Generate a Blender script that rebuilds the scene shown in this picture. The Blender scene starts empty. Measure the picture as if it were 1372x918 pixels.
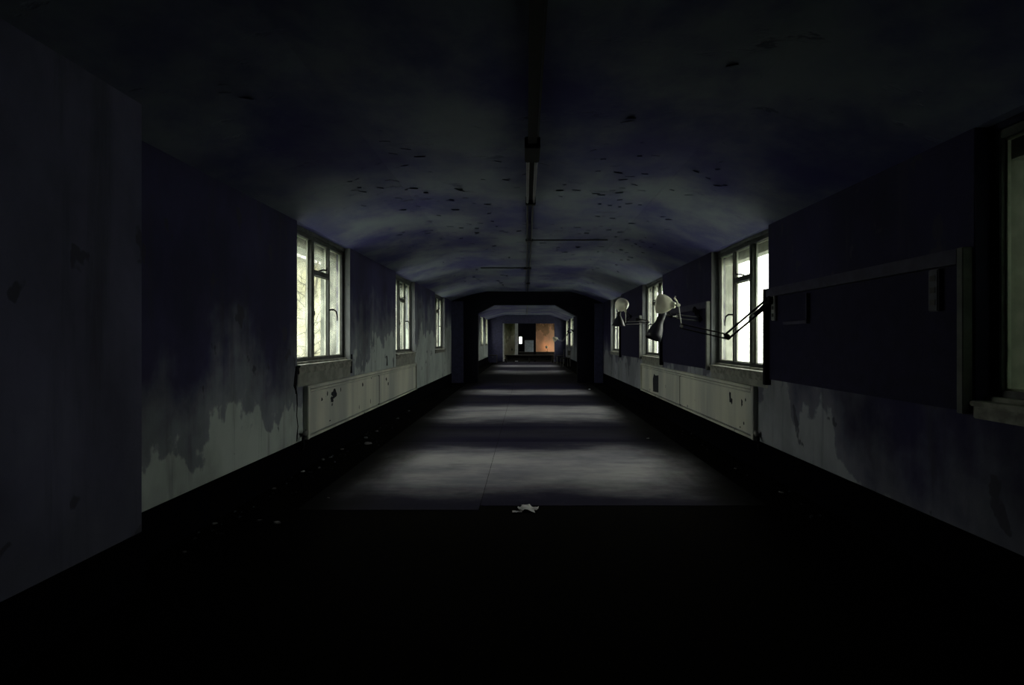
import bpy, math, random
from mathutils import Vector, Matrix
random.seed(7)
C = bpy.context.scene.collection
SC = bpy.context.scene

# ------------------------------------------------------------------ camera, sky, exposure
F, CX, CY, EYE = 600.0, 705.0, 455.0, 1.45          # focal length in pixels of a 1372 px frame
cam_d = bpy.data.cameras.new('camera')
cam = bpy.data.objects.new('camera', cam_d); C.objects.link(cam)
cam.location = (0, 0, EYE); cam.rotation_euler = (math.pi/2, 0, 0)
cam_d.sensor_width = 36; cam_d.lens = F/1372*36
cam_d.shift_x = -(CX-686)/1372; cam_d.shift_y = -(459-CY)/1372
cam_d.clip_start = 0.02
SC.camera = cam
SKY_COLOR, SKY_HORIZON = (1.0, 1.0, 0.96), 6.4
w = bpy.data.worlds.new('overcast_sky'); SC.world = w; w.use_nodes = True
bg = w.node_tree.nodes['Background']
bg.inputs[0].default_value = (*SKY_COLOR, 1)
# standard overcast sky: luminance rises evenly from the horizon to three times that at the zenith
_t = w.node_tree; _c = _t.nodes.new('ShaderNodeTexCoord'); _s = _t.nodes.new('ShaderNodeSeparateXYZ')
_m = _t.nodes.new('ShaderNodeMath'); _m.operation = 'MAXIMUM'; _m.inputs[1].default_value = 0.0
_a = _t.nodes.new('ShaderNodeMath'); _a.operation = 'MULTIPLY_ADD'
_a.inputs[1].default_value = 2*SKY_HORIZON; _a.inputs[2].default_value = SKY_HORIZON
_t.links.new(_c.outputs['Generated'], _s.inputs[0]); _t.links.new(_s.outputs[2], _m.inputs[0])
_t.links.new(_m.outputs[0], _a.inputs[0]); _t.links.new(_a.outputs[0], bg.inputs[1])
SC.view_settings.view_transform = 'Standard'; SC.view_settings.look = 'None'
SC.view_settings.exposure = 0.0; SC.view_settings.gamma = 1.0
SC.view_settings.use_curve_mapping = False
SC.cycles.max_bounces = 10; SC.cycles.diffuse_bounces = 5; SC.cycles.transparent_max_bounces = 12
SC.cycles.caustics_reflective = False; SC.cycles.caustics_refractive = False

# window bays: near jamb distance of each
WL, WR = -2.50, 2.58          # inner wall planes
WT = 0.42                     # left wall thickness
WTR = 0.33                    # right wall thickness
WIN_W = 1.48
LEFT_BAYS = [4.886, 8.586, 12.286, 20.9, 24.5, 27.3]
RIGHT_BAYS = [1.10, 4.77, 8.47, 12.17, 20.9, 24.5, 27.3]
SILL_L, SILL_R = 1.14, 1.07   # opening bottoms
PART_Y, END_Y, BACK_Y, FAR_Y = 15.0, 29.3, -1.6, 33.2
SKIRT = 0.327

def portal(x, y, z, side):
    d = bpy.data.lights.new('window_portal', 'AREA'); d.shape = 'RECTANGLE'
    d.size = 1.55; d.size_y = WIN_W; d.energy = 1.0
    d.cycles.is_portal = True
    o = bpy.data.objects.new('window_portal', d); C.objects.link(o)
    o.location = (x, y, z); o.rotation_euler = (0, side*math.pi/2, 0)
for y in LEFT_BAYS: portal(WL-WT-0.02, y+WIN_W/2, 1.92, -1)
for y in RIGHT_BAYS: portal(WR+WTR+0.02, y+WIN_W/2, 1.85, 1)

# ------------------------------------------------------------------ materials
class NT:
    def __init__(s, name):
        s.m = bpy.data.materials.new(name); s.m.use_nodes = True
        s.t = s.m.node_tree; s.b = s.t.nodes['Principled BSDF']; s.L = s.t.links
    def n(s, typ, **kw):
        nd = s.t.nodes.new(typ)
        for k, v in kw.items(): setattr(nd, k, v)
        return nd
    def link(s, a, b): s.L.new(a, b)
    def math(s, op, a, b=None, c=None, clamp=False):
        nd = s.n('ShaderNodeMath', operation=op); nd.use_clamp = clamp
        for i, v in enumerate((a, b, c)):
            if v is None: continue
            if isinstance(v, (int, float)): nd.inputs[i].default_value = v
            else: s.link(v, nd.inputs[i])
        return nd.outputs[0]
    def pos(s):
        return s.n('ShaderNodeNewGeometry').outputs['Position']
    def noise(s, vec, scale, detail=4, rough=0.55, stretch=(1,1,1), off=(0,0,0)):
        mp = s.n('ShaderNodeMapping'); mp.inputs['Scale'].default_value = stretch
        mp.inputs['Location'].default_value = off
        s.link(vec, mp.inputs[0])
        nz = s.n('ShaderNodeTexNoise'); nz.inputs['Scale'].default_value = scale
        nz.inputs['Detail'].default_value = detail; nz.inputs['Roughness'].default_value = rough
        s.link(mp.outputs[0], nz.inputs['Vector'])
        return nz.outputs[0]
    def step(s, v, lo, hi):
        mr = s.n('ShaderNodeMapRange'); mr.interpolation_type = 'SMOOTHSTEP'
        mr.inputs['From Min'].default_value = lo; mr.inputs['From Max'].default_value = hi
        s.link(v, mr.inputs[0]); return mr.outputs[0]
    def mix(s, fac, a, b, mode='MIX'):
        m = s.n('ShaderNodeMix', data_type='RGBA'); m.blend_type = mode
        for v, i in ((fac, 0), (a, 6), (b, 7)):
            if isinstance(v, (int, float)): m.inputs[i].default_value = v
            elif isinstance(v, tuple): m.inputs[i].default_value = (*v, 1)
            else: s.link(v, m.inputs[i])
        return m.outputs[2]
    def bump(s, h, strength=0.3, dist=0.01):
        b = s.n('ShaderNodeBump'); b.inputs['Strength'].default_value = strength
        b.inputs['Distance'].default_value = dist; s.link(h, b.inputs['Height'])
        s.link(b.outputs[0], s.b.inputs['Normal'])
    def out(s, col, rough=0.8, spec=0.3, metal=0.0):
        if isinstance(col, tuple): s.b.inputs['Base Color'].default_value = (*col, 1)
        else: s.link(col, s.b.inputs['Base Color'])
        if isinstance(rough, (int, float)): s.b.inputs['Roughness'].default_value = rough
        else: s.link(rough, s.b.inputs['Roughness'])
        s.b.inputs['Specular IOR Level'].default_value = spec
        s.b.inputs['Metallic'].default_value = metal
        return s.m

def plain(name, col, rough=0.6, spec=0.4, metal=0.0, var=0.25, scale=9):
    k = NT(name); p = k.pos(); v = k.noise(p, scale, 5)
    dark = tuple(c*(1-var) for c in col)
    k.bump(v, 0.12, 0.003)
    return k.out(k.mix(k.step(v, .35, .65), dark, col), rough, spec, metal)

def peeling(name, paint, bare, za, zb, zlo, zhi, gain=1.5, patch=1.9, dark=(.03,.03,.045), spec=0.2):
    """old paint over bare plaster; plaster shows below a wavering line z = za + zb*y (clamped)"""
    k = NT(name); p = k.pos()
    sp = k.n('ShaderNodeSeparateXYZ'); k.link(p, sp.inputs[0])
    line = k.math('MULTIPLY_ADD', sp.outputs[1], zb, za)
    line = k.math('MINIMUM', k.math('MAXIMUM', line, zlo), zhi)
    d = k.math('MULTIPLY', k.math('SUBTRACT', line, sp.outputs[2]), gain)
    big = k.noise(p, patch, 6, .55, (1, 1, .75))
    drip = k.noise(p, 4.2, 4, .5, (1, 1, .16), (3, 1, 0))
    f = k.math('ADD', d, k.math('MULTIPLY', k.math('SUBTRACT', big, .5), 3.2))
    f = k.math('ADD', f, k.math('MULTIPLY', k.math('SUBTRACT', drip, .5), 1.5))
    mask = k.step(f, -.06, .10)
    tone = k.noise(p, 1.3, 5, .6, (1, 1, .5), (7, 2, 1))
    streak = k.noise(p, 7, 4, .6, (1, 1, .07), (1, 8, 2))
    pc = k.mix(k.step(tone, .3, .7), tuple(c*.62 for c in paint), tuple(min(1, c*1.3) for c in paint))
    bc = k.mix(k.step(tone, .35, .65), tuple(c*.62 for c in bare), bare)
    col = k.mix(mask, pc, bc)
    half = k.math('MULTIPLY', k.step(f, -1.3, .1), .45)
    col = k.mix(k.math('MULTIPLY', half, k.math('SUBTRACT', 1.0, mask)), col, bc)
    col = k.mix(k.math('MULTIPLY', k.step(streak, .52, .74), .55), col, dark)
    spots = k.noise(p, 5.5, 3, .5, (1, 1, .6), (4, 4, 4))
    col = k.mix(k.math('MULTIPLY', k.step(spots, .66, .69), .75), col, dark)
    fine = k.noise(p, 60, 4)
    k.bump(k.math('ADD', k.math('MULTIPLY', mask, -.6), k.math('MULTIPLY', fine, .35)), .5, .006)
    return k.out(col, .78, spec)

M = {}
M['wall_left'] = peeling('peeling_wall_paint_left', (.030,.027,.082), (.40,.45,.44), .02, .19, .55, 1.75)
M['wall_pier'] = peeling('mottled_blue_grey_paint', (.085,.085,.150), (.155,.168,.215), .05, .0, .05, .1, 1.0, 1.4)
M['wall_right'] = peeling('peeling_shaded_wall_right', (.016,.0135,.048), (.24,.255,.29), -.95, .42, .34, .95, 1.8)  # painted shade: dark above, bare plaster dying out towards the near end
M['recess'] = peeling('pale_recess_plaster', (.085,.090,.098), (.11,.118,.112), .6, .05, .8, 1.3)
M['dark_wall'] = plain('near_black_wall_paint', (.004,.004,.008), .85, .05)
M['pilaster'] = plain('blue_grey_paint', (.040,.040,.085), .7, .2)
M['skirting'] = plain('black_skirting_paint', (.0016,.0016,.0028), .9, .02)
M['reveal'] = plain('weathered_grey_reveal', (.055,.064,.058), .8, .2)
M['reveal_pale'] = plain('weathered_pale_reveal', (.16,.17,.14), .8, .2)
M['lit_reveal'] = plain('light_painted_reveal', (.62,.63,.52), .8, .2)  # bright copy, daylight on the far window jambs painted in
M['bead'] = plain('white_glazing_putty', (.30,.31,.27), .7, .2)
M['band'] = plain('chipped_cream_plaster', (.24,.25,.225), .85, .1, 0, .3, 7)
M['steel'] = plain('grey_window_paint', (.035,.040,.040), .55, .4, 0, .5, 14)
M['sill'] = plain('flaking_cream_paint', (.21,.215,.185), .6, .3, 0, .5, 14)
M['dark_metal'] = plain('black_enamel', (.004,.004,.006), .75, .08)
M['lamp_dark'] = plain('charcoal_enamel', (.016,.016,.027), .42, .3)
M['lamp_white'] = plain('white_enamel', (.86,.84,.70), .4, .5, 0, .12)
M['grey_metal'] = plain('dull_grey_metal', (.18,.18,.17), .45, .5, .3)
M['board'] = plain('blue_black_board_paint', (.011,.0095,.033), .75, .15)
M['rail'] = plain('grey_rail_paint', (.050,.047,.075), .7, .15)
M['batten'] = plain('dusty_batten_paint', (.10,.105,.10), .65, .2)
M['black_batten'] = plain('black_batten_paint', (.004,.004,.006), .7, .1)
M['socket'] = plain('yellowed_white_plastic', (.22,.22,.22), .4, .5)
M['socket_hole'] = plain('socket_hole_black', (.01,.01,.01), .6)
M['paper'] = plain('dirty_white_paper', (.85,.85,.85), .9, .1, 0, .3)
M['plaster'] = plain('grey_plaster_chip', (.25,.25,.26), .95, .1, 0, .4)
M['dark_dirt'] = plain('dark_damp_plaster', (.025,.028,.036), .9, .1)
M['crack'] = plain('crack_black', (.006,.006,.009), .9, .05)
M['conduit'] = plain('dark_conduit', (.02,.02,.03), .5, .4)
M['trunking'] = plain('dark_brown_trunking', (.006,.006,.006), .6, .2)
M['tube'] = plain('dusty_lamp_tube', (.10,.10,.12), .3, .5)
M['bark'] = plain('dark_wet_bark', (.045,.042,.028), .9, .1)
M['ground'] = plain('pale_wet_ground', (.42,.44,.40), .95, .1, 0, .3, 2)
M['stone'] = plain('cream_backdrop_stone', (.135,.130,.085), .9, .1, 0, .35, 1.2)
M['slate'] = plain('wet_slate', (.05,.05,.055), .6, .3)
M['outwall'] = plain('green_blocker_render', (.20,.25,.19), .9, .1, 0, .5, 3)
M['olive'] = peeling('olive_wall_shaded_top', (.05,.052,.012), (.52,.51,.42), 1.75, 0, 1.7, 1.8, 1.2, 1.2)  # dark upper part paints the light fading up the wall
M['pink'] = peeling('salmon_wall_shaded_top', (.10,.065,.015), (.90,.50,.34), 2.0, 0, 1.95, 2.05, 1.2, 1.2, (.80,.46,.30))  # upper darkness painted in where the light dies away
M['cabinet'] = plain('pale_blue_steel', (.50,.58,.70), .5, .4)
M['dark_wood'] = plain('dark_stained_wood', (.016,.013,.012), .6, .3)
M['lightframe'] = plain('pale_door_frame', (.34,.34,.36), .6, .3)
M['board_floor'] = None

def floor_mat():
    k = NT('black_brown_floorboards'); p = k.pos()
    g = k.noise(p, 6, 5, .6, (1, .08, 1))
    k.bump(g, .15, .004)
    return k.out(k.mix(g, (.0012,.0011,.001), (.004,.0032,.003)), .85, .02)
M['board_floor'] = floor_mat()

def lino_mat(name, ca, cb):
    k = NT(name); p = k.pos()
    sp = k.n('ShaderNodeSeparateXYZ'); k.link(p, sp.inputs[0])
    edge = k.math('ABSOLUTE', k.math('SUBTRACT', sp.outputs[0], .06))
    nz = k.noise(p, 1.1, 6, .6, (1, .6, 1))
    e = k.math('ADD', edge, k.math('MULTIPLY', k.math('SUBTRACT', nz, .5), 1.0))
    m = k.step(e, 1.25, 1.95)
    t = k.noise(p, 2.2, 7, .65, (.35, 1, 1), (3, 3, 0))
    col = k.mix(k.step(t, .3, .7), ca, cb)
    scuff = k.noise(p, 9, 5, .6, (.22, 1, 1), (5, 1, 0))
    col = k.mix(k.math('MULTIPLY', k.step(scuff, .55, .75), .35), col, (.035,.032,.048))
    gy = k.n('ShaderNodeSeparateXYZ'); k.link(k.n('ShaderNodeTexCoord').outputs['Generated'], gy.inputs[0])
    ed = k.math('MULTIPLY', k.math('ABSOLUTE', k.math('SUBTRACT', gy.outputs[1], .5)), 2.0)    # painted fall-off of the light towards each sheet's ends
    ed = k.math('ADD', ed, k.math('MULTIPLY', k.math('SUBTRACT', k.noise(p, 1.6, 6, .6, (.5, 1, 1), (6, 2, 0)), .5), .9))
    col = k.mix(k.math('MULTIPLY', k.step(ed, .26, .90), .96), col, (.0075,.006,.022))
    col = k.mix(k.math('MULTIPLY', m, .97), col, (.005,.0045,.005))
    k.bump(k.noise(p, 30, 4), .10, .003)
    return k.out(col, k.math('MULTIPLY_ADD', t, .2, .62), .06)
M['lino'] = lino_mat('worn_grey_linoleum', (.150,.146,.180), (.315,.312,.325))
M['lino_shade'] = lino_mat('shade_painted_linoleum', (.009,.008,.016), (.026,.024,.040))  # dark copy, shade between the window light pools painted in

def ceiling_mat():
    k = NT('flaking_ceiling_distemper'); p = k.pos()
    t = k.noise(p, .9, 6, .6)
    col = k.mix(k.step(t, .32, .68), (.050,.047,.150), (.150,.168,.208))
    fl = k.noise(p, 3.4, 5, .62, (.55, 1.5, 1), (2, 5, 0))
    col = k.mix(k.math('MULTIPLY', k.step(fl, .65, .69), .55), col, (.02,.02,.05))
    damp = k.noise(p, .55, 4, .5, (1, 1, 1), (9, 3, 0))
    col = k.mix(k.math('MULTIPLY', k.step(damp, .52, .72), .45), col, (.030,.028,.080))
    k.bump(k.math('ADD', k.math('MULTIPLY', k.step(fl, .60, .66), -.8), k.math('MULTIPLY', k.noise(p, 25, 4), .3)), .5, .01)
    return k.out(col, .9, .1)
M['ceiling'] = ceiling_mat()

def radiator_mat():
    k = NT('flaking_cream_radiator_enamel'); p = k.pos()
    v = k.noise(p, 3, 5, .5, (1, 1, .12))
    col = k.mix(k.step(v, .3, .7), (.30,.315,.30), (.52,.53,.45))
    s = k.noise(p, 7, 4, .55, (1, 1, .6), (1, 2, 3))
    col = k.mix(k.step(s, .69, .705), col, (.035,.04,.05))
    k.bump(k.math('MULTIPLY', k.step(s, .67, .705), -1), .5, .003)
    return k.out(col, .5, .3)
M['radiator'] = radiator_mat()

def glass_mat():
    k = NT('dusty_window_glass'); t = k.t
    tr = k.n('ShaderNodeBsdfTransparent'); tr.inputs[0].default_value = (.93,.95,.90,1)
    gl = k.n('ShaderNodeBsdfGlossy'); gl.inputs['Roughness'].default_value = .05
    df = k.n('ShaderNodeBsdfTranslucent'); df.inputs[0].default_value = (.75,.78,.66,1)
    fr = k.n('ShaderNodeLayerWeight'); fr.inputs[0].default_value = .5
    fac = k.math('MULTIPLY_ADD', k.math('POWER', fr.outputs['Facing'], 4.0), .22, .015)
    m1 = k.n('ShaderNodeMixShader'); m2 = k.n('ShaderNodeMixShader')
    dirt = k.step(k.noise(k.pos(), 3, 5, .6), .35, .75)
    k.link(k.math('MULTIPLY_ADD', dirt, .10, .02), m1.inputs[0])
    k.link(tr.outputs[0], m1.inputs[1]); k.link(df.outputs[0], m1.inputs[2])
    k.link(fac, m2.inputs[0]); k.link(m1.outputs[0], m2.inputs[1]); k.link(gl.outputs[0], m2.inputs[2])
    k.link(m2.outputs[0], t.nodes['Material Output'].inputs[0])
    return k.m
M['glass'] = glass_mat()

# ------------------------------------------------------------------ mesh helpers
class MB:
    def __init__(s): s.v, s.f, s.sm = [], [], []
    def add(s, vs, fs, smooth=False):
        o = len(s.v); s.v += [tuple(v) for v in vs]
        s.f += [tuple(i+o for i in f) for f in fs]; s.sm += [smooth]*len(fs); return s
    def box(s, x0, x1, y0, y1, z0, z1):
        if x0 > x1: x0, x1 = x1, x0
        if y0 > y1: y0, y1 = y1, y0
        if z0 > z1: z0, z1 = z1, z0
        vs = [(x, y, z) for z in (z0, z1) for y in (y0, y1) for x in (x0, x1)]
        return s.add(vs, [(0,2,3,1), (4,5,7,6), (0,1,5,4), (2,6,7,3), (0,4,6,2), (1,3,7,5)])
    def bevbox(s, x0, x1, y0, y1, z0, z1, b=0.006):
        import bmesh
        bm = bmesh.new(); bmesh.ops.create_cube(bm, size=1)
        for v in bm.verts:
            v.co = Vector(((x0+x1)/2+v.co.x*abs(x1-x0), (y0+y1)/2+v.co.y*abs(y1-y0), (z0+z1)/2+v.co.z*abs(z1-z0)))
        bmesh.ops.bevel(bm, geom=bm.edges[:], offset=b, segments=2, affect='EDGES')
        bmesh.ops.recalc_face_normals(bm, faces=bm.faces[:])
        s.add([v.co[:] for v in bm.verts], [[v.index for v in f.verts] for f in bm.faces]); bm.free(); return s
    def lathe(s, p, d, prof, n=24, smooth=True):
        p, d = Vector(p), Vector(d).normalized()
        a = d.cross(Vector((0, 0, 1))); a = a if a.length > .05 else Vector((1, 0, 0)); a.normalize(); b = d.cross(a)
        vs = [p+d*t+(a*math.cos(2*math.pi*i/n)+b*math.sin(2*math.pi*i/n))*r for r, t in prof for i in range(n)]
        fs = [(j*n+i, j*n+(i+1) % n, (j+1)*n+(i+1) % n, (j+1)*n+i) for j in range(len(prof)-1) for i in range(n)]
        s.add(vs, fs, smooth)
        if prof[0][0] > .0005: s.add(vs[:n], [tuple(range(n))[::-1]])
        if prof[-1][0] > .0005: s.add(vs[-n:], [tuple(range(n))])
        return s
    def bar(s, p, q, r, n=10, r2=None):
        p, q = Vector(p), Vector(q); L = (q-p).length
        return s.lathe(p, q-p, [(r, 0), (r if r2 is None else r2, L)], n)
    def tube(s, pts, r, n=8):
        pts = [Vector(p) for p in pts]; rs = r if isinstance(r, (list, tuple)) else [r]*len(pts)
        rings = []; up = Vector((.13, .21, .97))
        for i, p in enumerate(pts):
            t = (pts[min(i+1, len(pts)-1)]-pts[max(i-1, 0)]).normalized()
            a = t.cross(up).normalized(); b = t.cross(a)
            rings += [p+(a*math.cos(2*math.pi*k/n)+b*math.sin(2*math.pi*k/n))*rs[i] for k in range(n)]
        fs = [(j*n+k, j*n+(k+1) % n, (j+1)*n+(k+1) % n, (j+1)*n+k) for j in range(len(pts)-1) for k in range(n)]
        s.add(rings, fs, True); s.add(rings[:n], [tuple(range(n))[::-1]]); s.add(rings[-n:], [tuple(range(n))]); return s
    def prism(s, poly, axis, a0, a1):
        """poly of 2-D points extruded along an axis ('x': poly=(y,z), 'y': poly=(x,z), 'z': poly=(x,y))"""
        def P(u, v, a): return (a, u, v) if axis == 'x' else (u, a, v) if axis == 'y' else (u, v, a)
        n = len(poly)
        vs = [P(u, v, a0) for u, v in poly]+[P(u, v, a1) for u, v in poly]
        fs = [tuple(range(n))[::-1], tuple(range(n, 2*n))]+[(i, (i+1) % n, n+(i+1) % n, n+i) for i in range(n)]
        return s.add(vs, fs)
    def build(s, name, m, parent=None):
        me = bpy.data.meshes.new(name); me.from_pydata(s.v, [], s.f)
        me.polygons.foreach_set('use_smooth', s.sm)
        me.materials.append(M[m] if isinstance(m, str) else m)
        import bmesh
        bm = bmesh.new(); bm.from_mesh(me); bmesh.ops.recalc_face_normals(bm, faces=bm.faces[:]); bm.to_mesh(me); bm.free()
        me.update()
        o = bpy.data.objects.new(name, me); C.objects.link(o)
        if parent: o.parent = parent
        return o

def tag(o, label=None, cat=None, group=None, kind=None):
    if label: o['label'] = label
    if cat: o['category'] = cat
    if group: o['group'] = group
    if kind: o['kind'] = kind
    return o
def empty(name, loc=(0, 0, 0)):
    o = bpy.data.objects.new(name, None); o.location = loc; o.empty_display_size = .1; C.objects.link(o); return o
def thing(name, label, cat, loc=(0, 0, 0), group=None): return tag(empty(name, loc), label, cat, group)
def copy_tree(o, parent=None):
    c = o.copy(); C.objects.link(c); c.parent = parent
    for ch in list(o.children): copy_tree(ch, c)
    return c
def struct(mb, name, m, label=None): return tag(mb.build(name, m), label, kind='structure')

# ------------------------------------------------------------------ shell
# vaulted ceiling: flat middle, coved sides
LZ, RZ, TOP = 2.745, 2.67, 3.06
def cove(x0, z0, x1, z1, n=7):
    out = []
    for i in range(n+1):
        t = i/n; e = .55*t+.45*math.sin(t*math.pi/2)
        out.append((x0+(x1-x0)*t, z0+(z1-z0)*e))
    return out
prof = cove(WL, LZ, -1.30, TOP)+cove(WR, RZ, 1.45, TOP)[::-1]
def ceil_z(x):
    for (a, za), (b, zb) in zip(prof, prof[1:]):
        if a <= x <= b: return za+(zb-za)*(x-a)/(b-a)
    return LZ
cp = [(WL-WT-.4, LZ)]+prof+[(WR+WTR+.4, RZ), (WR+WTR+.4, 3.35), (WL-WT-.4, 3.35)]
mb = MB()
n = len(cp)
ys = [BACK_Y, PART_Y, END_Y+.1]
mb.prism(cp, 'y', BACK_Y-.3, END_Y+.2)
ceiling = struct(mb, 'ceiling', 'ceiling', 'flaking blue grey ceiling with coved sides')
# curled flakes of old paint hanging from the ceiling
fl = MB()
for i in range(260):
    y = random.uniform(2.6, 13.5); x = random.uniform(-1.9, 2.0)
    if random.random() < .5: y = random.choice((4.3, 5.2, 6.6, 7.4)) + random.gauss(0, .5)
    z = ceil_z(x)
    L, W = random.uniform(.03, .12), random.uniform(.012, .035); dz = random.uniform(.004, .018)
    a = random.gauss(0, .35); ca, sa = math.cos(a), math.sin(a)
    vs = []
    for u, wv, h in ((-.5, 0, 0), (-.1, .1, 0), (.5, 0, 0), (.42, 1, 1), (0, 1.2, 1.15), (-.38, .9, .8)):
        xx, yy = u*L, -wv*W
        vs.append((x+xx*ca-yy*sa, y+xx*sa+yy*ca, z+.002-h*dz))
    vs += [(a_, b_, c_+.003) for a_, b_, c_ in vs]
    fl.add(vs, [(0,1,4,5), (1,2,3,4), (6,11,10,7), (7,10,9,8), (0,5,11,6), (5,4,10,11), (4,3,9,10), (3,2,8,9), (2,1,7,8), (1,0,6,7)])
o = fl.build('peeling_paint', 'ceiling', ceiling); o['kind'] = 'stuff'

# floor and linoleum; pale and dark sheets paint window light and shade between
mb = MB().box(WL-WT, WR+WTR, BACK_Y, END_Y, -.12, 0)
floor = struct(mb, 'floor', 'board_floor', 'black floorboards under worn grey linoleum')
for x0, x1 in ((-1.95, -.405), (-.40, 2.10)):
    for y0, y1, mt in ((3.80, 6.35, 'lino'), (6.354, 7.45, 'lino_shade'), (7.454, 10.2, 'lino'), (10.204, 11.4, 'lino_shade'), (11.404, 13.2, 'lino'),
                       (13.204, 18.0, 'lino_shade'), (18.004, 21.5, 'lino'), (21.504, 22.9, 'lino_shade'), (22.904, 26.0, 'lino'), (26.004, 29.2, 'lino_shade')):
        MB().box(x0, x1, y0+(.10 if x0 > -1 and y0 == 3.8 else 0), y1, 0, .004).build('linoleum_light_shade_band', mt, floor)

def wall_side(name, xi, s, bays, sill, top, z_outer, mat):
    """xi inner plane, s outward sign; piers, aprons and lintels in one wall, recess plaster as a part"""
    wl, recs, revs = MB(), [], []
    xo = xi+s*(WT if s < 0 else WTR)
    y = BACK_Y
    for b in bays:
        rc, rv = MB(), MB(); revs.append((rv, 'lit_reveal' if b > PART_Y else 'reveal' if s < 0 else 'reveal_pale')); recs.append((rc, 'board' if b < 2 else 'lit_reveal' if b > PART_Y else 'recess'))  # first right recess painted dark as shade, far bays bright as light
        wl.box(xi, xo, y, b, 0, top)
        e = b+WIN_W
        wl.box(xi, xo, b, e, 0, sill)
        rc.box(xi+s*.08, xi+s*.20, b, e, sill+1.56, top)        # lintel face, set back
        rv.box(xi+s*.20, xo, b, e, z_outer, top)                 # outer reveal head
        rv.box(xi+s*.205, xo, e-.006, e-.0005, sill+.02, z_outer)  # pale painted outer reveals
        rv.box(xi+s*.205, xo, b+.0005, b+.006, sill+.02, z_outer)
        rv.box(xi+s*.205, xo+s*.06, b+.006, e-.006, sill+.0, sill+.03)
        rc.box(xi+s*.003, xi+s*.10, e-.005, e-.0005, sill, top)
        rc.box(xi+s*.003, xi+s*.10, b+.0005, b+.005, sill, top)
        y = e
    wl.box(xi, xo, y, END_Y, 0, top)
    o = struct(wl, name, mat)
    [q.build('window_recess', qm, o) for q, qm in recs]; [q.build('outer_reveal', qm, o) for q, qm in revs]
    return o
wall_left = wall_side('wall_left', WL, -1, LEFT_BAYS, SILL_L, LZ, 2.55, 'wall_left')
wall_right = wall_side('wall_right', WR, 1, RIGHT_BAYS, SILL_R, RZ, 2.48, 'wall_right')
wall_left['label'] = 'left wall of peeling blue paint over pale plaster'
wall_right['label'] = 'right wall, shade painted black above peeling grey plaster'
# proud wall on the near left
PX, PYE = -2.25, 2.62
mb = MB().prism([(WL+.001, 0), (PX, 0), (PX, ceil_z(PX)-.001), (WL+.001, LZ-.001)], 'y', BACK_Y, PYE)
struct(mb, 'wall_near_left', 'wall_pier', 'mottled blue grey wall standing proud at the left edge')
struct(MB().box(WL-WT, WR+WTR, BACK_Y-.3, BACK_Y, 0, TOP), 'wall_back', 'dark_wall', 'dark wall behind the camera')

# skirting
sk = .014
def skirt(name, boxes, lab):
    m_ = MB()
    for b in boxes: m_.bevbox(*b, b=.004)
    return struct(m_, name, 'skirting', lab)
skirt('baseboard_left', [(WL, WL+sk, PYE+sk, PART_Y, 0, SKIRT)], 'tall black skirting under the left windows')
skirt('baseboard_near_left', [(PX, PX+sk, BACK_Y, PYE+sk, 0, SKIRT)], 'tall black skirting of the proud left wall')
struct(MB().box(WL, PX, PYE, PYE+sk, 0, SKIRT), 'trim_1', 'skirting', 'short black skirting return at the wall step')
skirt('baseboard_right', [(WR-sk, WR, BACK_Y, PART_Y, 0, SKIRT)], 'tall black skirting under the right windows')
skirt('baseboard_far_left', [(WL, WL+sk, PART_Y+.3, END_Y, 0, SKIRT)], 'black skirting on the left beyond the opening')
skirt('baseboard_far_right', [(WR-sk, WR, PART_Y+.3, END_Y, 0, SKIRT)], 'black skirting on the right beyond the opening')

# partition with a wide chamfered opening
k = PART_Y/600
ox0, ox1 = (640-CX)*k, (774-CX)*k
zt = EYE+(CY-408.5)*k
left_edge = [(WL, 0), (ox0, 0), (ox0, EYE+(CY-420)*k), ((662-CX)*k, zt), ((744-CX)*k, zt), (ox1, EYE+(CY-424)*k), (ox1, 0), (WR, 0), (WR, RZ)]
mb = MB().prism(left_edge+prof[::-1][1:], 'y', PART_Y, PART_Y+.28)
struct(mb, 'wall_middle', 'dark_wall', 'near black partition with a wide chamfered opening')
struct(MB().bevbox(WL+.01, WL+.40, PART_Y-.09, PART_Y, .0, LZ-.02), 'trim_2', 'pilaster', 'blue grey pilaster on the left of the black partition')
struct(MB().bevbox(WR-.30, WR-.01, PART_Y-.09, PART_Y, .0, RZ-.02), 'trim_3', 'pilaster', 'blue grey pilaster on the right of the black partition')

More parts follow.
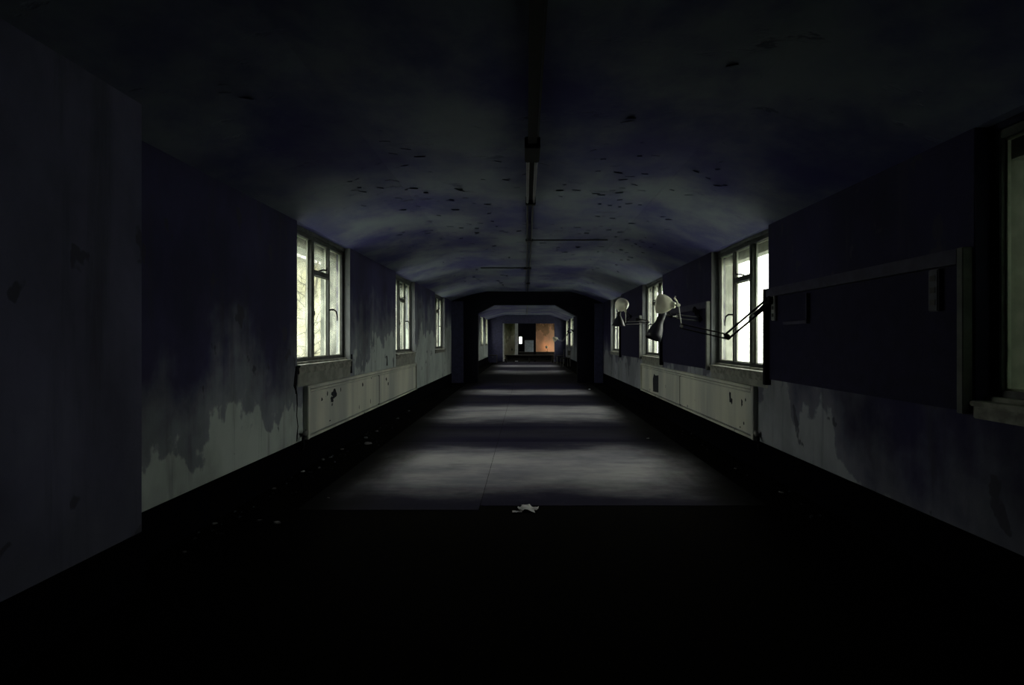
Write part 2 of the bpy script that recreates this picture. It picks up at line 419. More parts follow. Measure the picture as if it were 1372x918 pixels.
# ------------------------------------------------------------------ windows
def make_window(s):
    """local: y along wall from near jamb, z from sill, x outward*s"""
    root = empty('window_1')
    X0, X1 = .095, .145
    def B(*a):
        x0, x1, y0, y1, z0, z1 = a
        return MB().bevbox(s*x0, s*x1, y0, y1, z0, z1, .004)
    W, Z0, Z1 = WIN_W, .055, 1.56
    fr = MB()
    for a in ((X0, X1, .005, .055, Z0, Z1), (X0, X1, W-.055, W-.005, Z0, Z1), (X0, X1, .055, W-.055, Z0, Z0+.04), (X0, X1, .055, W-.055, Z1-.05, Z1)):
        fr.bevbox(s*a[0], s*a[1], *a[2:], b=.004)
    fr.build('frame', 'steel', root)
    mA, mB_ = .50, .985
    o = B(X0-.015, X1, mA, mA+.07, Z0+.04, Z1-.05).build('mullion', 'steel', root)
    B(X0-.035, X0-.015, mA+.02, mA+.05, .60, .66).build('catch', 'batten', o)
    o = B(X0-.005, X1, mB_, mB_+.04, Z0+.04, Z1-.05).build('mullion', 'steel', root)
    h = MB().tube([(s*(X0-.005), mB_+.02, .70), (s*(X0-.05), mB_+.05, .705), (s*(X0-.06), mB_+.11, .68), (s*(X0-.055), mB_+.155, .60), (s*(X0-.05), mB_+.16, .56)], [.012, .011, .010, .008, .006])
    h.build('casement_handle', 'dark_metal', o)
    t = B(X0-.005, X1, mA+.07, mB_, 1.105, 1.165).build('transom', 'steel', root)
    st = MB().tube([(s*(X0-.005), .72, 1.17), (s*(X0-.03), .76, 1.185), (s*(X0-.035), .86, 1.20), (s*(X0-.03), .88, 1.235)], .010)
    st.build('window_stay', 'dark_metal', t)
    g = (X0+X1)/2
    for y0, y1, z0, z1 in ((.055, mA, Z0+.04, Z1-.05), (mA+.07, mB_, Z0+.04, 1.105), (mA+.07, mB_, 1.165, Z1-.05), (mB_+.04, W-.055, Z0+.04, Z1-.05)):
        MB().box(s*(g-.002), s*(g+.002), y0, y1, z0, z1).build('pane', 'glass', root)
        bd = MB()      # slim putty bead around each pane
        for a in ((y0, y0+.012, z0, z1), (y1-.012, y1, z0, z1), (y0+.012, y1-.012, z0, z0+.012), (y0+.012, y1-.012, z1-.012, z1)):
            bd.box(s*(g+.003), s*(g+.022), *a)
        bd.build('glazing_bead', 'bead', root)
    sl = MB().bevbox(s*-.035, s*.20, .004, W-.004, .0, .03, .006)
    sl.bevbox(s*.05, s*.15, .004, W-.004, .03, .055, .004)
    sl.build('sill', 'sill', root)
    ap = MB().bevbox(s*-.018, 0, .01, W-.01, -.07, 0, .005)
    ap.build('apron', 'sill', root)
    return root
pl, pr = make_window(-1), make_window(1)
num = 0
def place_windows(proto, bays, x, z, labs):
    global num
    for i, b in enumerate(bays):
        o = proto if i == 0 else copy_tree(proto)
        num += 1; o.name = 'window_%d' % num
        o.location = (x, b, z); tag(o, labs[i], kind='structure')
place_windows(pl, LEFT_BAYS, WL, SILL_L, ['large left window with branches behind the glass', 'second left window above the far radiator end', 'third left window, next to the black partition', 'first left window beyond the opening, hidden', 'left window seen narrowly through the opening', 'last left window before the end wall'])
place_windows(pr, RIGHT_BAYS, WR, SILL_R, ['dim greenish window cut by the right picture edge', 'bright right window crossed by the jointed lamp arm', 'right window behind the white and black lamp shades', 'third right window behind the small lamp pair', 'first right window beyond the opening, hidden', 'right window seen narrowly through the opening', 'last right window before the end wall'])

# ------------------------------------------------------------------ radiators
def make_radiator(s, y0, y1, patches, label):
    """s: +1 when the room lies in +x from the wall plane"""
    x = WL if s > 0 else WR
    root = thing('radiator', label, 'radiator', (x, y0, SKIRT), 'long radiators under the windows')
    L, H = y1-y0, .60
    mid = L*.5
    pn = []
    for a, b in ((.10, mid-.006), (mid+.006, L-.03)):
        pn.append(MB().bevbox(s*.002, s*.028, a, b, .045, H-.085, .006).build('panel', 'radiator', root))
    of = MB()
    of.bevbox(0, s*.058, .0, .048, .0, H, .006); of.bevbox(0, s*.058, L-.03, L, 0, H, .006)
    of.bevbox(0, s*.058, .048, L-.03, H-.035, H, .006)
    of.bevbox(0, s*.045, .048, L-.03, 0, .03, .006)
    of.build('outer_frame', 'radiator', root)
    im = MB()
    im.bevbox(0, s*.044, .060, .088, .03, H-.045, .005); im.bevbox(0, s*.044, .088, L-.03, H-.074, H-.048, .005)
    im.build('moulding', 'radiator', root)
    cn = MB().bevbox(s*.0, s*.031, mid-.005, mid+.005, .03, H-.08, .002); cn.build('seam_strip', 'dark_dirt', root)
    # broken pipe tail and valve at the near end
    v = MB().tube([(s*.04, -.005, .07), (s*.04, -.05, .06), (s*.045, -.09, .03), (s*.05, -.10, -.03), (s*.045, -.11, -.09)], [.016, .018, .016, .014, .013])
    vo = v.build('pipe', 'dark_metal', root)
    MB().lathe((s*.04, -.05, .06), (s*.3, 0, 1), [(.02, 0), (.026, .01), (.026, .04), (.012, .05), (.012, .07)], 12).build('valve', 'grey_metal', vo)
    rnd = random.Random(int(y0*100)+s)
    for (cy, cz, w_, h_, which) in patches:
        pts = []
        for i in range(14):
            a = 2*math.pi*i/14; r = rnd.uniform(.55, 1.0)
            pts.append((cy+w_/2*r*math.cos(a), cz+h_/2*r*math.sin(a)))
        if h_ > .2: pts = [(cy-w_*.5, cz-h_*.45), (cy+w_*.45, cz-h_*.5), (cy+w_*.5, cz+h_*.2), (cy+w_*.3, cz+h_*.5), (cy, cz+h_*.42), (cy-w_*.5, cz+h_*.48)]
        MB().prism(pts, 'x', s*.0275, s*.0292).build('bare_patch', 'dark_dirt', pn[which])
    return root
make_radiator(1, 5.02, 10.05, [(.75, .42, .20, .16, 0), (.68, .36, .12, .10, 0), (.40, .40, .05, .05, 0), (.55, .45, .04, .07, 0), (.95, .46, .03, .07, 0), (1.75, .44, .06, .07, 0), (2.9, .42, .08, .07, 1), (3.0, .33, .06, .10, 1), (.62, .10, .05, .02, 0)], 'long cream panelled radiator along the left wall')
make_radiator(-1, 4.98, 9.9, [(.62, .40, .07, .19, 0), (.58, .36, .05, .11, 0), (.32, .37, .05, .10, 0), (.23, .42, .03, .05, 0), (.27, .14, .03, .05, 0), (.36, .08, .03, .03, 0), (3.85, .26, .38, .36, 1)], 'long cream panelled radiator along the right wall')

for wall, xi, s_, bays, zt_ in ((wall_left, WL, 1, LEFT_BAYS[:2], 1.068), (wall_right, WR, -1, RIGHT_BAYS[1:3], .998)):
    for b in bays: MB().box(xi, xi+s_*.004, b+.01, b+WIN_W-.01, SKIRT+.60, zt_).build('plaster_band', 'band', wall)
# damage to the walls: cracks beside the first left window
def jag(pts, w_, x0, x1, name, m, parent, seed):
    r = random.Random(seed)
    a = [(y-r.uniform(.3, 1)*w_, z) for y, z in pts]; b = [(y+r.uniform(.3, 1)*w_, z) for y, z in pts]
    return MB().prism(a+b[::-1], 'x', x0, x1).build(name, m, parent)
jag([(4.87, 1.16), (4.86, 1.05), (4.84, .95), (4.86, .90), (4.875, .86)], .035, WL, WL+.004, 'wall_crack', 'crack', wall_left, 1)
jag([(4.88, .86), (4.89, .74), (4.875, .62), (4.90, .50), (4.885, .40), (4.88, .34)], .012, WL, WL+.003, 'wall_crack', 'crack', wall_left, 2)
jag([(6.40, 1.24), (6.42, 1.15), (6.41, 1.05), (6.39, .97)], .045, WL, WL+.004, 'wall_crack', 'crack', wall_left, 3)
jag([(8.02, 1.16), (8.05, 1.08), (8.04, .98)], .05, WL, WL+.004, 'wall_crack', 'crack', wall_left, 4)

# ------------------------------------------------------------------ bedhead boards on the right wall
def bedhead(y0, y1, label):
    root = thing('bedhead_board', label, 'wall board', (WR, y0, 1.0), 'bedhead boards between the right windows')
    L = y1-y0
    MB().bevbox(-.018, 0, .04, L-.04, .03, .90, .003).build('board', 'board', root)
    MB().bevbox(-.055, 0, .04, L-.04, .895, .985, .005).build('rail', 'rail', root)
    MB().bevbox(-.060, 0, 0, .04, .02, .985, .004).build('batten', 'batten', root)
    MB().bevbox(-.065, 0, L-.045, L, -.03, .985, .004).build('batten', 'black_batten', root)
    return root
bedhead(2.585, 4.765, 'dark bedhead board between the cut off window and the lamp arm window')
bedhead(6.26, 8.465, 'dark bedhead board behind the white lamp shade')
bedhead(9.96, 12.165, 'dark bedhead board behind the small lamp pair')

M['shaded_socket'] = plain('shade_painted_plastic', (.045,.045,.065), .6, .3)  # darker copy of the white socket plastic, shade painted in
def socket(y, z, label, mt='socket'):
    root = thing('wall_socket', label, 'socket', (WR-.018, y, z), 'wall sockets on the first bedhead board')
    MB().bevbox(-.03, 0, -.035, .035, -.13, .13, .006).build('socket_plate', mt, root)
    for k in (-.075, 0, .075):
        MB().bevbox(-.033, -.030, -.018, .018, k-.018, k+.018, .001).build('socket_hole', 'socket_hole', root)
socket(4.60, 1.775, 'small white socket strip below the arm mount by the bright window')
socket(2.79, 1.755, 'white socket strip with painted shade near the cut off window', 'shaded_socket')
o = thing('call_panel', 'small dark framed panel under the rail beside the arm mount', 'panel', (WR-.0185, 4.06, 1.63))
MB().bevbox(-.02, 0, 0, .36, 0, .24, .004).build('plate', 'board', o)
m_ = MB().bevbox(-.03, 0, -.015, 0, -.02, .24, .002); m_.bevbox(-.03, 0, -.015, .36, -.035, -.005, .002)
m_.build('edge_strip', 'rail', o)

# ------------------------------------------------------------------ jointed lamps
def spring(mb_, p, q, r, turns, wire=.0022):
    p, q = Vector(p), Vector(q); d = (q-p); a = d.cross(Vector((0, 0, 1))).normalized(); b = d.normalized().cross(a)
    n_ = turns*8
    mb_.tube([p+d*i/n_+(a*math.cos(2*math.pi*i/8)+b*math.sin(2*math.pi*i/8))*r for i in range(n_+1)], wire, 5)
def twin_bars(p, q, gap, r, upv=(0, 0, 1)):
    p, q, u = Vector(p), Vector(q), Vector(upv)
    d = (q-p).normalized(); u = (u-d*u.dot(d)).normalized()*gap/2
    m_ = MB(); m_.bar(p+u, q+u, r); m_.bar(p-u, q-u, r)
    for t in (0.0, 1.0):
        c = p+(q-p)*t; m_.bar(c+u*1.3, c-u*1.3, r*1.5)
    return m_, u
ROUND = [(.015, 0), (.032, .003), (.036, .015), (.040, .035), (.062, .055), (.088, .090), (.104, .130), (.112, .170), (.114, .190), (.110, .190), (.106, .165), (.085, .092), (.058, .058), (.03, .045)]
BELL = [(.022, -.02), (.043, -.016), (.046, .0), (.046, .07), (.048, .085), (.055, .10), (.075, .135), (.092, .19), (.098, .235), (.094, .235), (.088, .19), (.070, .137), (.050, .106), (.020, .10)]
CONE = [(.015, 0), (.030, .003), (.034, .012), (.045, .03), (.070, .075), (.090, .125), (.106, .165), (.1065, .17), (.103, .17), (.087, .125), (.066, .078), (.03, .04)]
def lamp(label, mount, elbow, wrist, neck, head, aim, white, prof, sc=1.0, group='jointed lamps on the right wall', gap=.062, tl=1.0):
    mount, elbow, wrist, neck, head, aim = [Vector(v) for v in (mount, elbow, wrist, neck, head, aim)]
    root = thing('jointed_lamp', label, 'lamp', mount, group)
    L = lambda v: Vector(v)-mount
    br = MB().bevbox(0, .041, -.03, .03, -.045, .034, .004)
    br.lathe((-.008, 0, -.045), (0, 0, 1), [(.016, 0), (.020, .02), (.020, .06), (.014, .075)], 12)
    br.build('wall_bracket', 'dark_metal', root)
    m_, u = twin_bars(L(mount), L(elbow), gap, .0115); ua = m_.build('upper_arm', 'dark_metal', root)
    d = L(elbow)-L(mount)
    sp_ = MB(); spring(sp_, d*.12+u*.1, d*.42+u*.1, .014, 14); sp_.build('spring', 'dark_metal', ua)
    sv = MB().bar(L(mount), L(mount)+d*.36-u*.6, .022, 12); sv.build('sleeve', 'dark_metal', ua)
    jd = MB(); jd.bar(L(elbow)+Vector((0, -.022, 0)), L(elbow)+Vector((0, .022, 0)), .027, 14); jd.build('elbow_joint', 'dark_metal', root)
    m_, u2 = twin_bars(L(elbow), L(wrist), gap*.8, .0085); m_.build('forearm', 'dark_metal', root)
    lk = MB().bar(L(wrist), L(neck), .0075, 10); lk.bar(L(wrist)+Vector((0, -.015, 0)), L(wrist)+Vector((0, .015, 0)), .018, 12)
    lk.build('neck_link', 'grey_metal', root)
    kn = MB().bar(L(neck)+Vector((0, -.02, 0)), L(neck)+Vector((0, .02, 0)), .020, 12)
    kn.tube([L(neck), L(neck)+Vector((-.02, 0, .05)), L(neck)+Vector((-.05, 0, .085)), L(neck)+Vector((-.035, 0, .11))], [.008, .008, .012, .010])
    kn.bar(L(neck), L(head), .014, 10)
    kn.build('swivel', 'lamp_white' if white else 'dark_metal', root)
    sh = MB().lathe(L(head), aim, [(r*sc, t*sc*tl) for r, t in prof], 32)
    so = sh.build('lamp_shade', 'lamp_white' if white else 'lamp_dark', root)
    bl = MB().lathe(L(head)+aim.normalized()*.05*sc, aim, [(.013*sc, 0), (.014*sc, .03*sc), (.024*sc, .06*sc), (.026*sc, .075*sc), (.017*sc, .095*sc), (.003*sc, .10*sc)], 14)
    bl.build('bulb', 'tube', so)
    return root
def at(x, y, Y): return ((x-CX)*Y/F, Y, EYE+(CY-y)*Y/F)
lamp('white cone lamp shade on a dark jointed arm across the bright window',
     (2.52, 4.62, 1.858), at(974, 451, 5.0), at(913, 437, 5.45), at(909, 409, 5.5), at(905, 409, 5.52), (-.92, .62, .16), True, ROUND, 1.12)
lamp('charcoal bell lamp shade pointing down in front of the second right window',
     (2.52, 6.70, 1.90), at(938, 428, 6.4), at(906, 424, 6.0), at(899, 424, 5.8), at(888, 420, 5.75), (-.40, -.05, -1), False, BELL, 1.04, tl=1.45)
lamp('small round white lamp shade seen from behind by the third right window',
     (2.52, 10.20, 1.90), at(868, 432, 9.3), at(838, 433, 8.7), at(838, 417, 8.3), at(839.5, 408, 8.25), (-.25, 1, .05), True, ROUND, 1.12)
lamp('small black lamp shade pointing down before the third right window',
     (2.52, 12.0, 1.85), at(845, 424, 10.6), at(836, 415, 9.4), at(831, 417, 8.6), at(829.5, 423, 8.5), (-.08, -.05, -1), False, CONE, 1.15)
lamp('white lamp head in the distance near the salmon wall',
     (2.52, 26.4, 1.90), at(754, 457, 24.9), at(750, 456, 24.2), at(748, 455, 24), at(747, 453, 24), (-1, -.5, -.35), True, CONE, 1.3)
lamp('distant black lamp head before the last right windows',
     (2.52, 24.0, 1.90), at(762, 440, 22.6), at(765, 445, 22.2), at(764, 441, 22), at(764, 440, 22), (-.3, -.2, -1), False, CONE, 1.2)

# ------------------------------------------------------------------ ceiling services
LX = .05
t = thing('cable_trunking', 'dark trunking running along the middle of the near ceiling', 'trunking', (LX, -1.5, TOP))
MB().bevbox(-.036, .036, 0, 5.05, -.06, 0, .004).build('channel', 'trunking', t)
MB().bevbox(.040, .052, 0, 5.05, -.012, 0, .002).build('side_conduit', 'conduit', t)
t = thing('ceiling_light', 'twin tube ceiling batten light at the end of the dark trunking', 'light', (LX, 3.55, TOP))
MB().bevbox(-.062, .062, 0, .30, -.09, 0, .006).build('gear_box', 'trunking', t)
MB().bevbox(-.03, .03, .30, 1.50, -.045, 0, .004).build('spine', 'trunking', t)
for x in (-.036, .036):
    MB().bar((x, .32, -.07), (x, 1.47, -.07), .014, 12).build('lamp_tube', 'tube', t)
MB().bevbox(-.056, .056, 1.47, 1.53, -.095, 0, .006).build('end_cap', 'trunking', t)
t = thing('conduit', 'thin pair of conduits running along the ceiling beyond the light', 'conduit', (LX, 5.1, TOP))
for x in (-.035, .03):
    MB().bar((x, 0, -.012), (x, 9.85, -.012), .011, 8).build('pipe', 'conduit', t)
for yy in (2.1, 4.9, 7.6):
    MB().bevbox(-.06, .06, yy-.05, yy+.05, -.04, 0, .005).build('junction_box', 'conduit', t)
t = thing('conduit', 'thin conduit crossing the ceiling towards the right window', 'conduit', (LX+.06, 7.2, TOP))
MB().bar((0, 0, -.012), (1.2, 0, -.012), .010, 8).build('pipe', 'conduit', t)
t = thing('conduit', 'thin conduit crossing the ceiling towards the left windows', 'conduit', (LX-.06, 10.0, TOP))
MB().bar((0, 0, -.012), (-1.0, 0, -.012), .012, 8).build('pipe', 'conduit', t)
MB().bevbox(-.04, .04, -.05, .05, -.05, 0, .005).build('junction_box', 'conduit', t)
t = thing('conduit', 'thin conduit along the ceiling beyond the black partition', 'conduit', (LX, 15.4, TOP))
MB().bar((0, 0, -.015), (0, 13.5, -.015), .02, 8).build('pipe', 'conduit', t)

# ------------------------------------------------------------------ end of the corridor
E = END_Y; ke = E/600
def ex(px): return (px-CX)*ke
def ez(py): return EYE+(CY-py)*ke
poly = prof
mb = MB()
zo = 2.50
mb.prism([(WL, 0), (ex(675), 0), (ex(675), zo), (ex(743), zo), (ex(743), 0), (WR, 0), (WR, RZ)]+prof[::-1][1:], 'y', E, E+.2)
struct(mb, 'wall_end', 'pilaster', 'blue grey end wall with a wide opening to the lit room')
struct(MB().bevbox(ex(674)-.02, ex(674)+.06, E-.03, E+.22, 0, zo), 'trim_4', 'lightframe', 'pale frame post left of the olive wall')
struct(MB().bevbox(ex(690), ex(694), E-.02, E+.2, 0, zo), 'trim_5', 'lightframe', 'pale post between the olive wall and the slot window')
struct(MB().bevbox(ex(715), ex(718), E-.02, E+.2, 0, zo), 'trim_6', 'dark_wall', 'black post left of the salmon wall')
struct(MB().bevbox(ex(694), ex(715), E+.02, E+.12, 2.0, zo), 'trim_7', 'dark_wall', 'dark panel over the middle of the end opening')
# room beyond
kf = FAR_Y/600
mb = MB().box(-4.2, 4.2, E+.2, FAR_Y+.3, -.12, 0)
struct(mb, 'floor_far_room', 'board_floor', 'dark floor of the room at the end')
struct(MB().box(-4.2, 4.2, E+.2, FAR_Y+.3, 2.95, 3.1), 'ceiling_far_room', 'dark_wall', 'dark ceiling of the room at the end')
wa, wb_, wc, wd = 30.2, 32.8, .5, 1.6
struct(MB().box(-4.3, -4.2, E+.2, wa, 0, 3.0).box(-4.3, -4.2, wb_, FAR_Y+.3, 0, 3.0).box(-4.3, -4.2, wa, wb_, 0, wc).box(-4.3, -4.2, wa, wb_, wd, 3.0).box(-4.2, WL, E+.1, E+.2, 0, 3.0), 'wall_far_left', 'olive', 'left wall of the room at the end')
va, vb, vc, vd = 29.9, 33.0, .45, 1.75
struct(MB().box(4.2, 4.3, E+.2, va, 0, 3.0).box(4.2, 4.3, vb, FAR_Y+.3, 0, 3.0).box(4.2, 4.3, va, vb, 0, vc).box(4.2, 4.3, va, vb, vd, 3.0).box(WR, 4.2, E+.1, E+.2, 0, 3.0), 'wall_far_right', 'pink', 'right wall of the room at the end')
sx0, sx1, sz0, sz1 = (695.5-CX)*kf, (699.5-CX)*kf, EYE+(CY-461)*kf, EYE+(CY-451)*kf
ox = (692-CX)*kf
struct(MB().box(-4.2, ox, FAR_Y, FAR_Y+.25, 0, 3), 'wall_far_olive', 'olive', 'olive grey wall seen through the left of the end opening')
mb = MB().box(ox, sx0, FAR_Y, FAR_Y+.25, 0, 3).box(sx1, .55, FAR_Y, FAR_Y+.25, 0, 3)
mb.box(sx0, sx1, FAR_Y, FAR_Y+.25, 0, sz0).box(sx0, sx1, FAR_Y, FAR_Y+.25, sz1, 3)
struct(mb, 'wall_far', 'dark_wall', 'dark wall around the slot window in the end room')
struct(MB().box(.55, 4.2, FAR_Y, FAR_Y+.25, 0, 3), 'wall_far_salmon', 'pink', 'salmon wall lit warm in the room at the end')
num += 1
o = tag(empty('window_%d' % num, (sx0, FAR_Y+.1, sz0)), 'tiny bright slot window in the far wall', kind='structure')
MB().box(.02, sx1-sx0-.02, 0, .004, .02, sz1-sz0-.02).build('pane', 'glass', o)
m_ = MB(); W_, H_ = sx1-sx0, sz1-sz0
for a in ((0, .02, 0, H_), (W_-.02, W_, 0, H_), (.02, W_-.02, 0, .02), (.02, W_-.02, H_-.02, H_)): m_.box(a[0], a[1], -.02, .03, a[2], a[3])
m_.build('frame', 'steel', o)
d = bpy.data.lights.new('window_portal', 'AREA'); d.shape = 'RECTANGLE'; d.size = W_; d.size_y = H_; d.cycles.is_portal = True
o = bpy.data.objects.new('window_portal', d); C.objects.link(o); o.location = ((sx0+sx1)/2, FAR_Y+.27, (sz0+sz1)/2); o.rotation_euler = (-math.pi/2, 0, 0)
def side_window(x, s_, ya, yb, za, zb, lab):
    global num
    num += 1
    o = tag(empty('window_%d' % num, (x, ya, za)), lab, kind='structure')
    m_ = MB(); H_, W2 = zb-za, yb-ya
    for a in ((0, .05, 0, H_), (W2-.05, W2, 0, H_), (.05, W2-.05, 0, .05), (.05, W2-.05, H_-.05, H_), (W2/2-.02, W2/2+.02, .05, H_-.05)): m_.box(-.025, .025, *a)
    m_.build('frame', 'steel', o)
    for a in (.05, W2/2+.02): MB().box(-.002, .002, a, a+W2/2-.07, .05, H_-.05).build('pane', 'glass', o)
    d = bpy.data.lights.new('window_portal', 'AREA'); d.shape = 'RECTANGLE'; d.size = H_; d.size_y = W2; d.cycles.is_portal = True
    q = bpy.data.objects.new('window_portal', d); C.objects.link(q); q.location = (x+s_*.07, (ya+yb)/2, (za+zb)/2); q.rotation_euler = (0, s_*math.pi/2, 0)
side_window(-4.25, -1, wa, wb_, wc, wd, 'window in the left wall of the end room, out of sight')
side_window(4.25, 1, va, vb, vc, vd, 'added window in the right wall of the end room, out of sight')  # added to put daylight on the salmon wall
# low dark bench across the opening
t = thing('bench', 'long low dark bench in front of the end opening', 'bench', (0, E-.9, 0))
MB().bevbox(-1.35, 1.75, -.22, .22, .42, .47, .006).build('seat', 'dark_wood', t)
MB().bevbox(-1.30, 1.70, .16, .20, .10, .42, .004).build('back_panel', 'dark_wood', t)
for x in (-1.25, .2, 1.65): MB().bevbox(x-.04, x+.04, -.2, .2, 0, .42, .004).build('leg', 'dark_wood', t)
t = thing('counter', 'dark wooden counter under the blue cupboard', 'counter', (0, FAR_Y-.75, 0))
MB().bevbox(-.55, 2.4, 0, .6, .50, .55, .006).build('worktop', 'dark_wood', t)
MB().bevbox(-.50, 2.35, .04, .58, 0, .50, .004).build('body', 'dark_wood', t)
for x in (-.45, .5, 1.45):
    dd = MB().bevbox(x, x+.85, .02, .04, .06, .46, .004).build('door', 'dark_wood', t); MB().bevbox(x+.7, x+.8, .0, .02, .30, .32, .003).build('handle', 'grey_metal', dd)
kc = (FAR_Y-.6)/600
t = thing('cupboard', 'pale blue steel cupboard standing on the dark counter', 'cupboard', ((703-CX)*kc, FAR_Y-.62, .55))
W_ = 12*kc
MB().bevbox(0, W_, .02, .42, 0, .84, .008).build('body', 'cabinet', t)
for a in (0, W_/2+.003):
    dd = MB().bevbox(a+.01, a+W_/2-.012, 0, .02, .02, .82, .004).build('door', 'cabinet', t)
    MB().bevbox(a+W_/2-.05 if a == 0 else a+.03, a+W_/2-.03 if a == 0 else a+.05, -.02, 0, .38, .48, .003).build('handle', 'grey_metal', dd)
MB().bevbox(-.02, W_+.02, -.01, .44, .84, .92, .006).build('top', 'dark_wood', t)
# lit desk lamp on the counter by the salmon wall
lx, lz = (733-CX)*kc, .55
t = thing('desk_lamp', 'small lit desk lamp in front of the salmon wall', 'lamp', (lx, FAR_Y-.55, lz))
MB().lathe((0, 0, 0), (0, 0, 1), [(.09, 0), (.09, .015), (.03, .025), (.012, .03)], 20).build('base', 'dark_metal', t)
MB().tube([(0, 0, .02), (.03, 0, .14), (.05, 0, .26), (.02, 0, .33)], .01).build('stem', 'dark_metal', t)
sh = MB().lathe((.02, 0, .36), (-.25, .8, -.1), [(r, q) for r, q in CONE], 24).build('lamp_shade', 'lamp_white', t)
em = NT('warm_bulb'); em.b.inputs['Emission Color'].default_value = (1, .62, .30, 1); em.b.inputs['Emission Strength'].default_value = 12
em.b.inputs['Base Color'].default_value = (1, .9, .7, 1)
MB().lathe((.008, .05, .355), (-.25, .8, -.1), [(.004, 0), (.02, .01), (.03, .035), (.024, .055), (.004, .068)], 14).build('bulb', em.m, sh)
ld = bpy.data.lights.new('desk_lamp_light', 'POINT'); ld.energy = 2.0; ld.color = (1, .72, .42); ld.shadow_soft_size = .03
lo = bpy.data.objects.new('desk_lamp_light', ld); C.objects.link(lo); lo.location = (lx-.01, FAR_Y-.55+.19, lz+.35)

# furniture silhouettes near the end
t = thing('bedside_locker', 'small dark bedside locker by the far left windows', 'cabinet', (-2.2, 26.6, 0))
MB().bevbox(0, .45, 0, .45, .06, .50, .01).build('body', 'dark_wood', t)
MB().bevbox(-.02, .47, -.02, .47, .50, .53, .005).build('top', 'dark_wood', t)
dd = MB().bevbox(.02, .43, -.015, 0, .08, .48, .004).build('door', 'pilaster', t); MB().bevbox(.18, .27, -.03, -.015, .40, .42, .003).build('handle', 'grey_metal', dd)
for x in (.04, .36):
    for y in (.04, .36): MB().bevbox(x, x+.05, y, y+.05, 0, .06, .003).build('foot', 'dark_wood', t)
def chair(x, y, label, rz):
    t = thing('chair', label, 'chair', (x, y, 0), 'chairs by the far right wall'); t.rotation_euler = (0, 0, rz)
    MB().bevbox(-.21, .21, -.21, .21, .43, .47, .008).build('seat', 'dark_wood', t)
    for a in (-.19, .19):
        MB().bar((a, -.19, 0), (a, -.19, .43), .014).build('leg', 'grey_metal', t)
        MB().tube([(a, .22, 0), (a, .20, .43), (a, .24, .88)], .014).build('leg', 'grey_metal', t)
    MB().bevbox(-.20, .20, .205, .235, .60, .86, .008).build('backrest', 'dark_wood', t)
chair(2.10, 24.1, 'dark chair under the far right windows, nearer one', -1.3)
chair(2.05, 27.0, 'dark chair under the far right windows, further one', -1.7)

# ------------------------------------------------------------------ litter on the floor
def crumple(name, label, cat, x, y, sx, sy, h, m, seed, group=None, folds=7, z=.0045):
    r = random.Random(seed); mb_ = MB()
    nx = folds; vs = []
    for j in range(nx+1):
        for i in range(nx+1):
            u, v = i/nx-.5, j/nx-.5
            hh = h*(r.random()**1.5)
            e = 1+.35*(r.random()-.5)
            vs.append((u*sx*e, v*sy*e, .001+hh))
    N = len(vs); vs += [(a, b, c+.0015) for a, b, c in vs]
    fs = []
    for j in range(nx):
        for i in range(nx):
            q = (j*(nx+1)+i, j*(nx+1)+i+1, (j+1)*(nx+1)+i+1, (j+1)*(nx+1)+i)
            fs += [q[::-1], tuple(k+N for k in q)]
    ring = [i for i in range(nx+1)]+[(j+1)*(nx+1)-1 for j in range(1, nx+1)]+[nx*(nx+1)+i for i in range(nx-1, -1, -1)]+[j*(nx+1) for j in range(nx-1, 0, -1)]
    for a, b in zip(ring, ring[1:]+ring[:1]): fs.append((a, b, b+N, a+N))
    mb_.add(vs, fs)
    o = mb_.build(name, m); o.location = (x, y, z); o.rotation_euler = (0, 0, r.uniform(-.4, .4)); tag(o, label, cat, group); return o
def onfloor(px, py):
    Y = EYE*F/(py-CY); return (px-CX)*Y/F, Y
x, y = onfloor(708, 683); crumple('crumpled_paper', 'crumpled white paper in the middle of the floor', 'paper', x, y, .15, .11, .022, 'paper', 4)
x, y = onfloor(693, 687); crumple('paper_scrap', 'thin white paper scrap left of the crumpled paper', 'paper', x, y, .075, .03, .008, 'paper', 5)
def chip(px, py, size, label, seed, bright=False):
    r = random.Random(seed); x, y = onfloor(px, py)
    lim = WL+.05 if y > PYE else PX+.05
    x = max(x, lim)
    n_ = 7; pts = [(size*r.uniform(.5, 1)*math.cos(2*math.pi*i/n_), size*r.uniform(.3, .7)*math.sin(2*math.pi*i/n_)) for i in range(n_)]
    h = size*.35
    mb_ = MB(); vs = [(a, b, 0) for a, b in pts]+[(a*.85, b*.85, h*r.uniform(.5, 1.2)) for a, b in pts]
    mb_.add(vs, [tuple(range(n_))[::-1], tuple(range(n_, 2*n_))]+[(i, (i+1) % n_, n_+(i+1) % n_, n_+i) for i in range(n_)])
    o = mb_.build('plaster_chip', 'paper' if bright else 'plaster'); o.location = (x, y, .0042 if -1.95 < x < 2.1 and y > 3.85 else .0002)
    o.rotation_euler = (0, 0, r.uniform(-1, 1)); tag(o, label, 'debris', 'plaster chips on the floor')
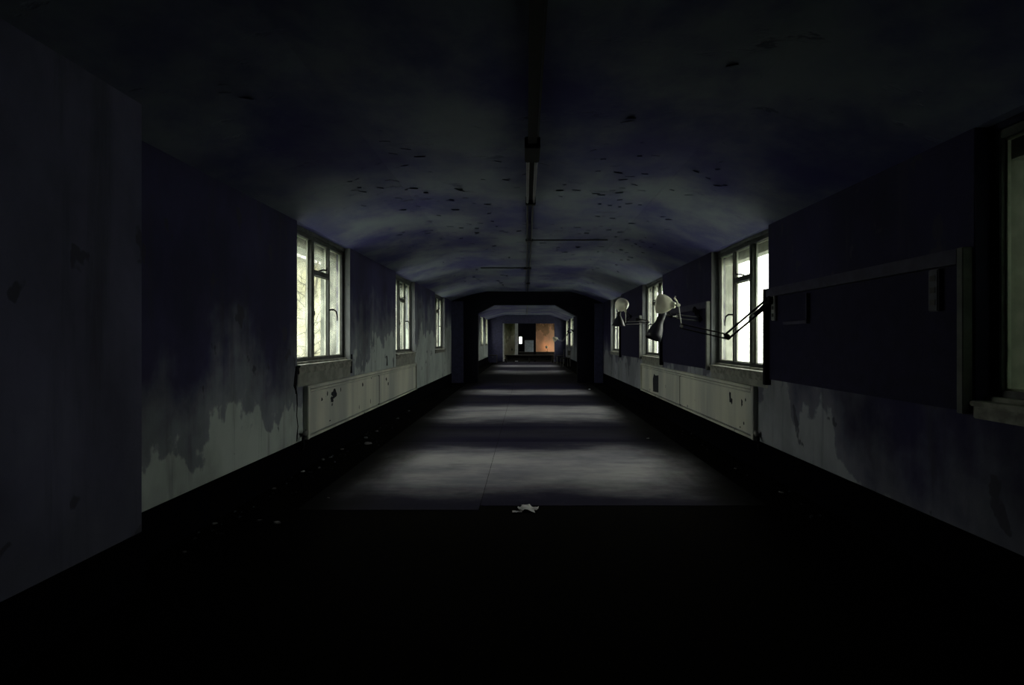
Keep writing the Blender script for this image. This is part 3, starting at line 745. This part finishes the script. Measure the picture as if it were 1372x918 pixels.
CH = [(398, 632, .030, 'bright white plaster chip at the foot of the left skirting', 1), (362, 655, .028, 'grey plaster chip nearer than the bright white chip', 0),
      (440, 668, .020, 'tiny grey chip nearest the pale floor patch', 0), (348, 698, .035, 'grey chip, left one of a pair near the wall step', 0),
      (370, 701, .040, 'long grey chip, right one of a pair near the wall step', 0), (281, 702, .025, 'grey chip beside the wall step', 0),
      (247, 740, .022, 'nearest small chip left on the black floor', 0), (414, 616, .035, 'flat chip between skirting and debris line', 0),
      (428, 627, .030, 'chip at the near end of the debris line', 0), (443, 613, .03, 'second chip along the debris line', 0),
      (458, 602, .03, 'third chip along the debris line', 0), (490, 587, .045, 'long chip in the middle of the debris line', 0),
      (505, 578, .035, 'chip just past the middle of the debris line', 0), (533, 561, .04, 'small chip in front of the left radiator seam', 0),
      (548, 551, .035, 'small chip before the far half of the left radiator', 0), (493, 595, .06, 'flat pale scrap on the dark floor border', 0),
      (604, 510, .08, 'pale debris at the left foot of the partition', 0), (790, 522, .05, 'tiny white scrap before the right end of the partition', 1),
      (868, 588, .03, 'small chip on the right edge of the linoleum', 0), (1046, 660, .03, 'nearest chip on the right of the floor', 0),
      (985, 628, .025, 'small chip right of the nearest pale floor patch', 0)]
for i, (px, py, s_, lab, br) in enumerate(CH): chip(px, py, s_, lab, 100+i, br)
rb = random.Random(3); gm = MB()
for i in range(260):
    y = rb.uniform(3.0, 14); x = WL+.03+abs(rb.gauss(0, .22)); s_ = rb.uniform(.006, .022)
    if rb.random() < .25: x = WR-.03-abs(rb.gauss(0, .18))
    if x < -1.96 or x > 2.11:
        a = rb.uniform(0, 3); vs = [(x+s_*math.cos(a+q*2.1)*rb.uniform(.6, 1.2), y+s_*math.sin(a+q*2.1), 0.0002) for q in range(3)]+[(x, y, s_*.7)]
        gm.add(vs, [(0,2,1), (0,1,3), (1,2,3), (2,0,3)])
o = gm.build('rubble', 'dark_dirt'); tag(o, 'fine dark plaster rubble scattered along the skirtings', 'rubble', kind='stuff')

# ------------------------------------------------------------------ outside
struct(MB().box(-60, WL-WT, -30, 70, -.4, -.2).box(WR+WTR, 60, -30, 70, -.4, -.2), 'ground', 'ground', 'pale ground outside the windows')
struct(MB().box(3.75, 4.0, -6, 4.4, -.2, 5.5), 'wall_daylight_blocker', 'outwall', 'added wall blocking daylight outside the cut off right window')  # added to keep most daylight out of the nearest right window
t = thing('backdrop_building', 'added pale building as cream backdrop beyond the bare trees', 'building', (-14.0, 19.0, -.2))  # added to tone the view through the first left window cream
MB().box(-4, 0, 0, 12, 0, 6.6).build('wall', 'stone', t)
MB().prism([(-4.4, 6.6), (.4, 6.6), (-2, 8.6)], 'y', -.3, 12.3).build('roof', 'slate', t)
for yy in (1.5, 4.5, 7.5, 10):
    f_ = MB().box(0, .05, yy-.5, yy+.5, 1.2, 2.8).build('window', 'bead', t); MB().box(.05, .06, yy-.42, yy+.42, 1.28, 2.72).build('pane', 'dark_metal', f_)
def tree(x, y, h, label, seed, lean=0):
    r = random.Random(seed)
    root = thing('bare_tree', label, 'tree', (x, y, -.2), 'bare trees outside the left windows')
    pts = [Vector((lean*t*t*h*.3+r.gauss(0, .05), r.gauss(0, .05), h*t)) for t in [i/8 for i in range(9)]]
    MB().tube(pts, [.07*(1-.85*i/8) for i in range(9)], 9).build('trunk', 'bark', root)
    for bi in range(13):
        t = .12+.85*bi/13; i = min(7, int(t*8)); p0 = pts[i].lerp(pts[i+1], t*8-i)
        a = r.uniform(0, 6.28); d = Vector((math.cos(a), math.sin(a), r.uniform(.2, .9))).normalized()
        mb_ = MB()
        def grow(p, d, L, rad, depth):
            q = [p]
            for _ in range(4):
                d = (d+Vector((r.gauss(0, .22), r.gauss(0, .22), r.gauss(.04, .2)))).normalized(); q.append(q[-1]+d*L/4)
            mb_.tube(q, [rad*(1-.6*j/4) for j in range(5)], 4)
            if depth:
                for _ in range(4):
                    j = r.randint(1, 4)
                    grow(q[j], (d+Vector((r.gauss(0, .7), r.gauss(0, .7), r.gauss(0, .6)))).normalized(), L*.6, rad*.5, depth-1)
        grow(p0, d, h*.38*(1.1-t*.5), .028*(1.15-t), 2)
        mb_.build('branch', 'bark', root)
tree(-5.5, 11.4, 4.6, 'bare tree close outside the first left window', 11, .15)
tree(-8.9, 17.2, 7.0, 'larger bare tree further behind the first left window', 12, -.2)
tree(-6.5, 13.2, 5.0, 'small bare tree between the two others outside', 13, .1)
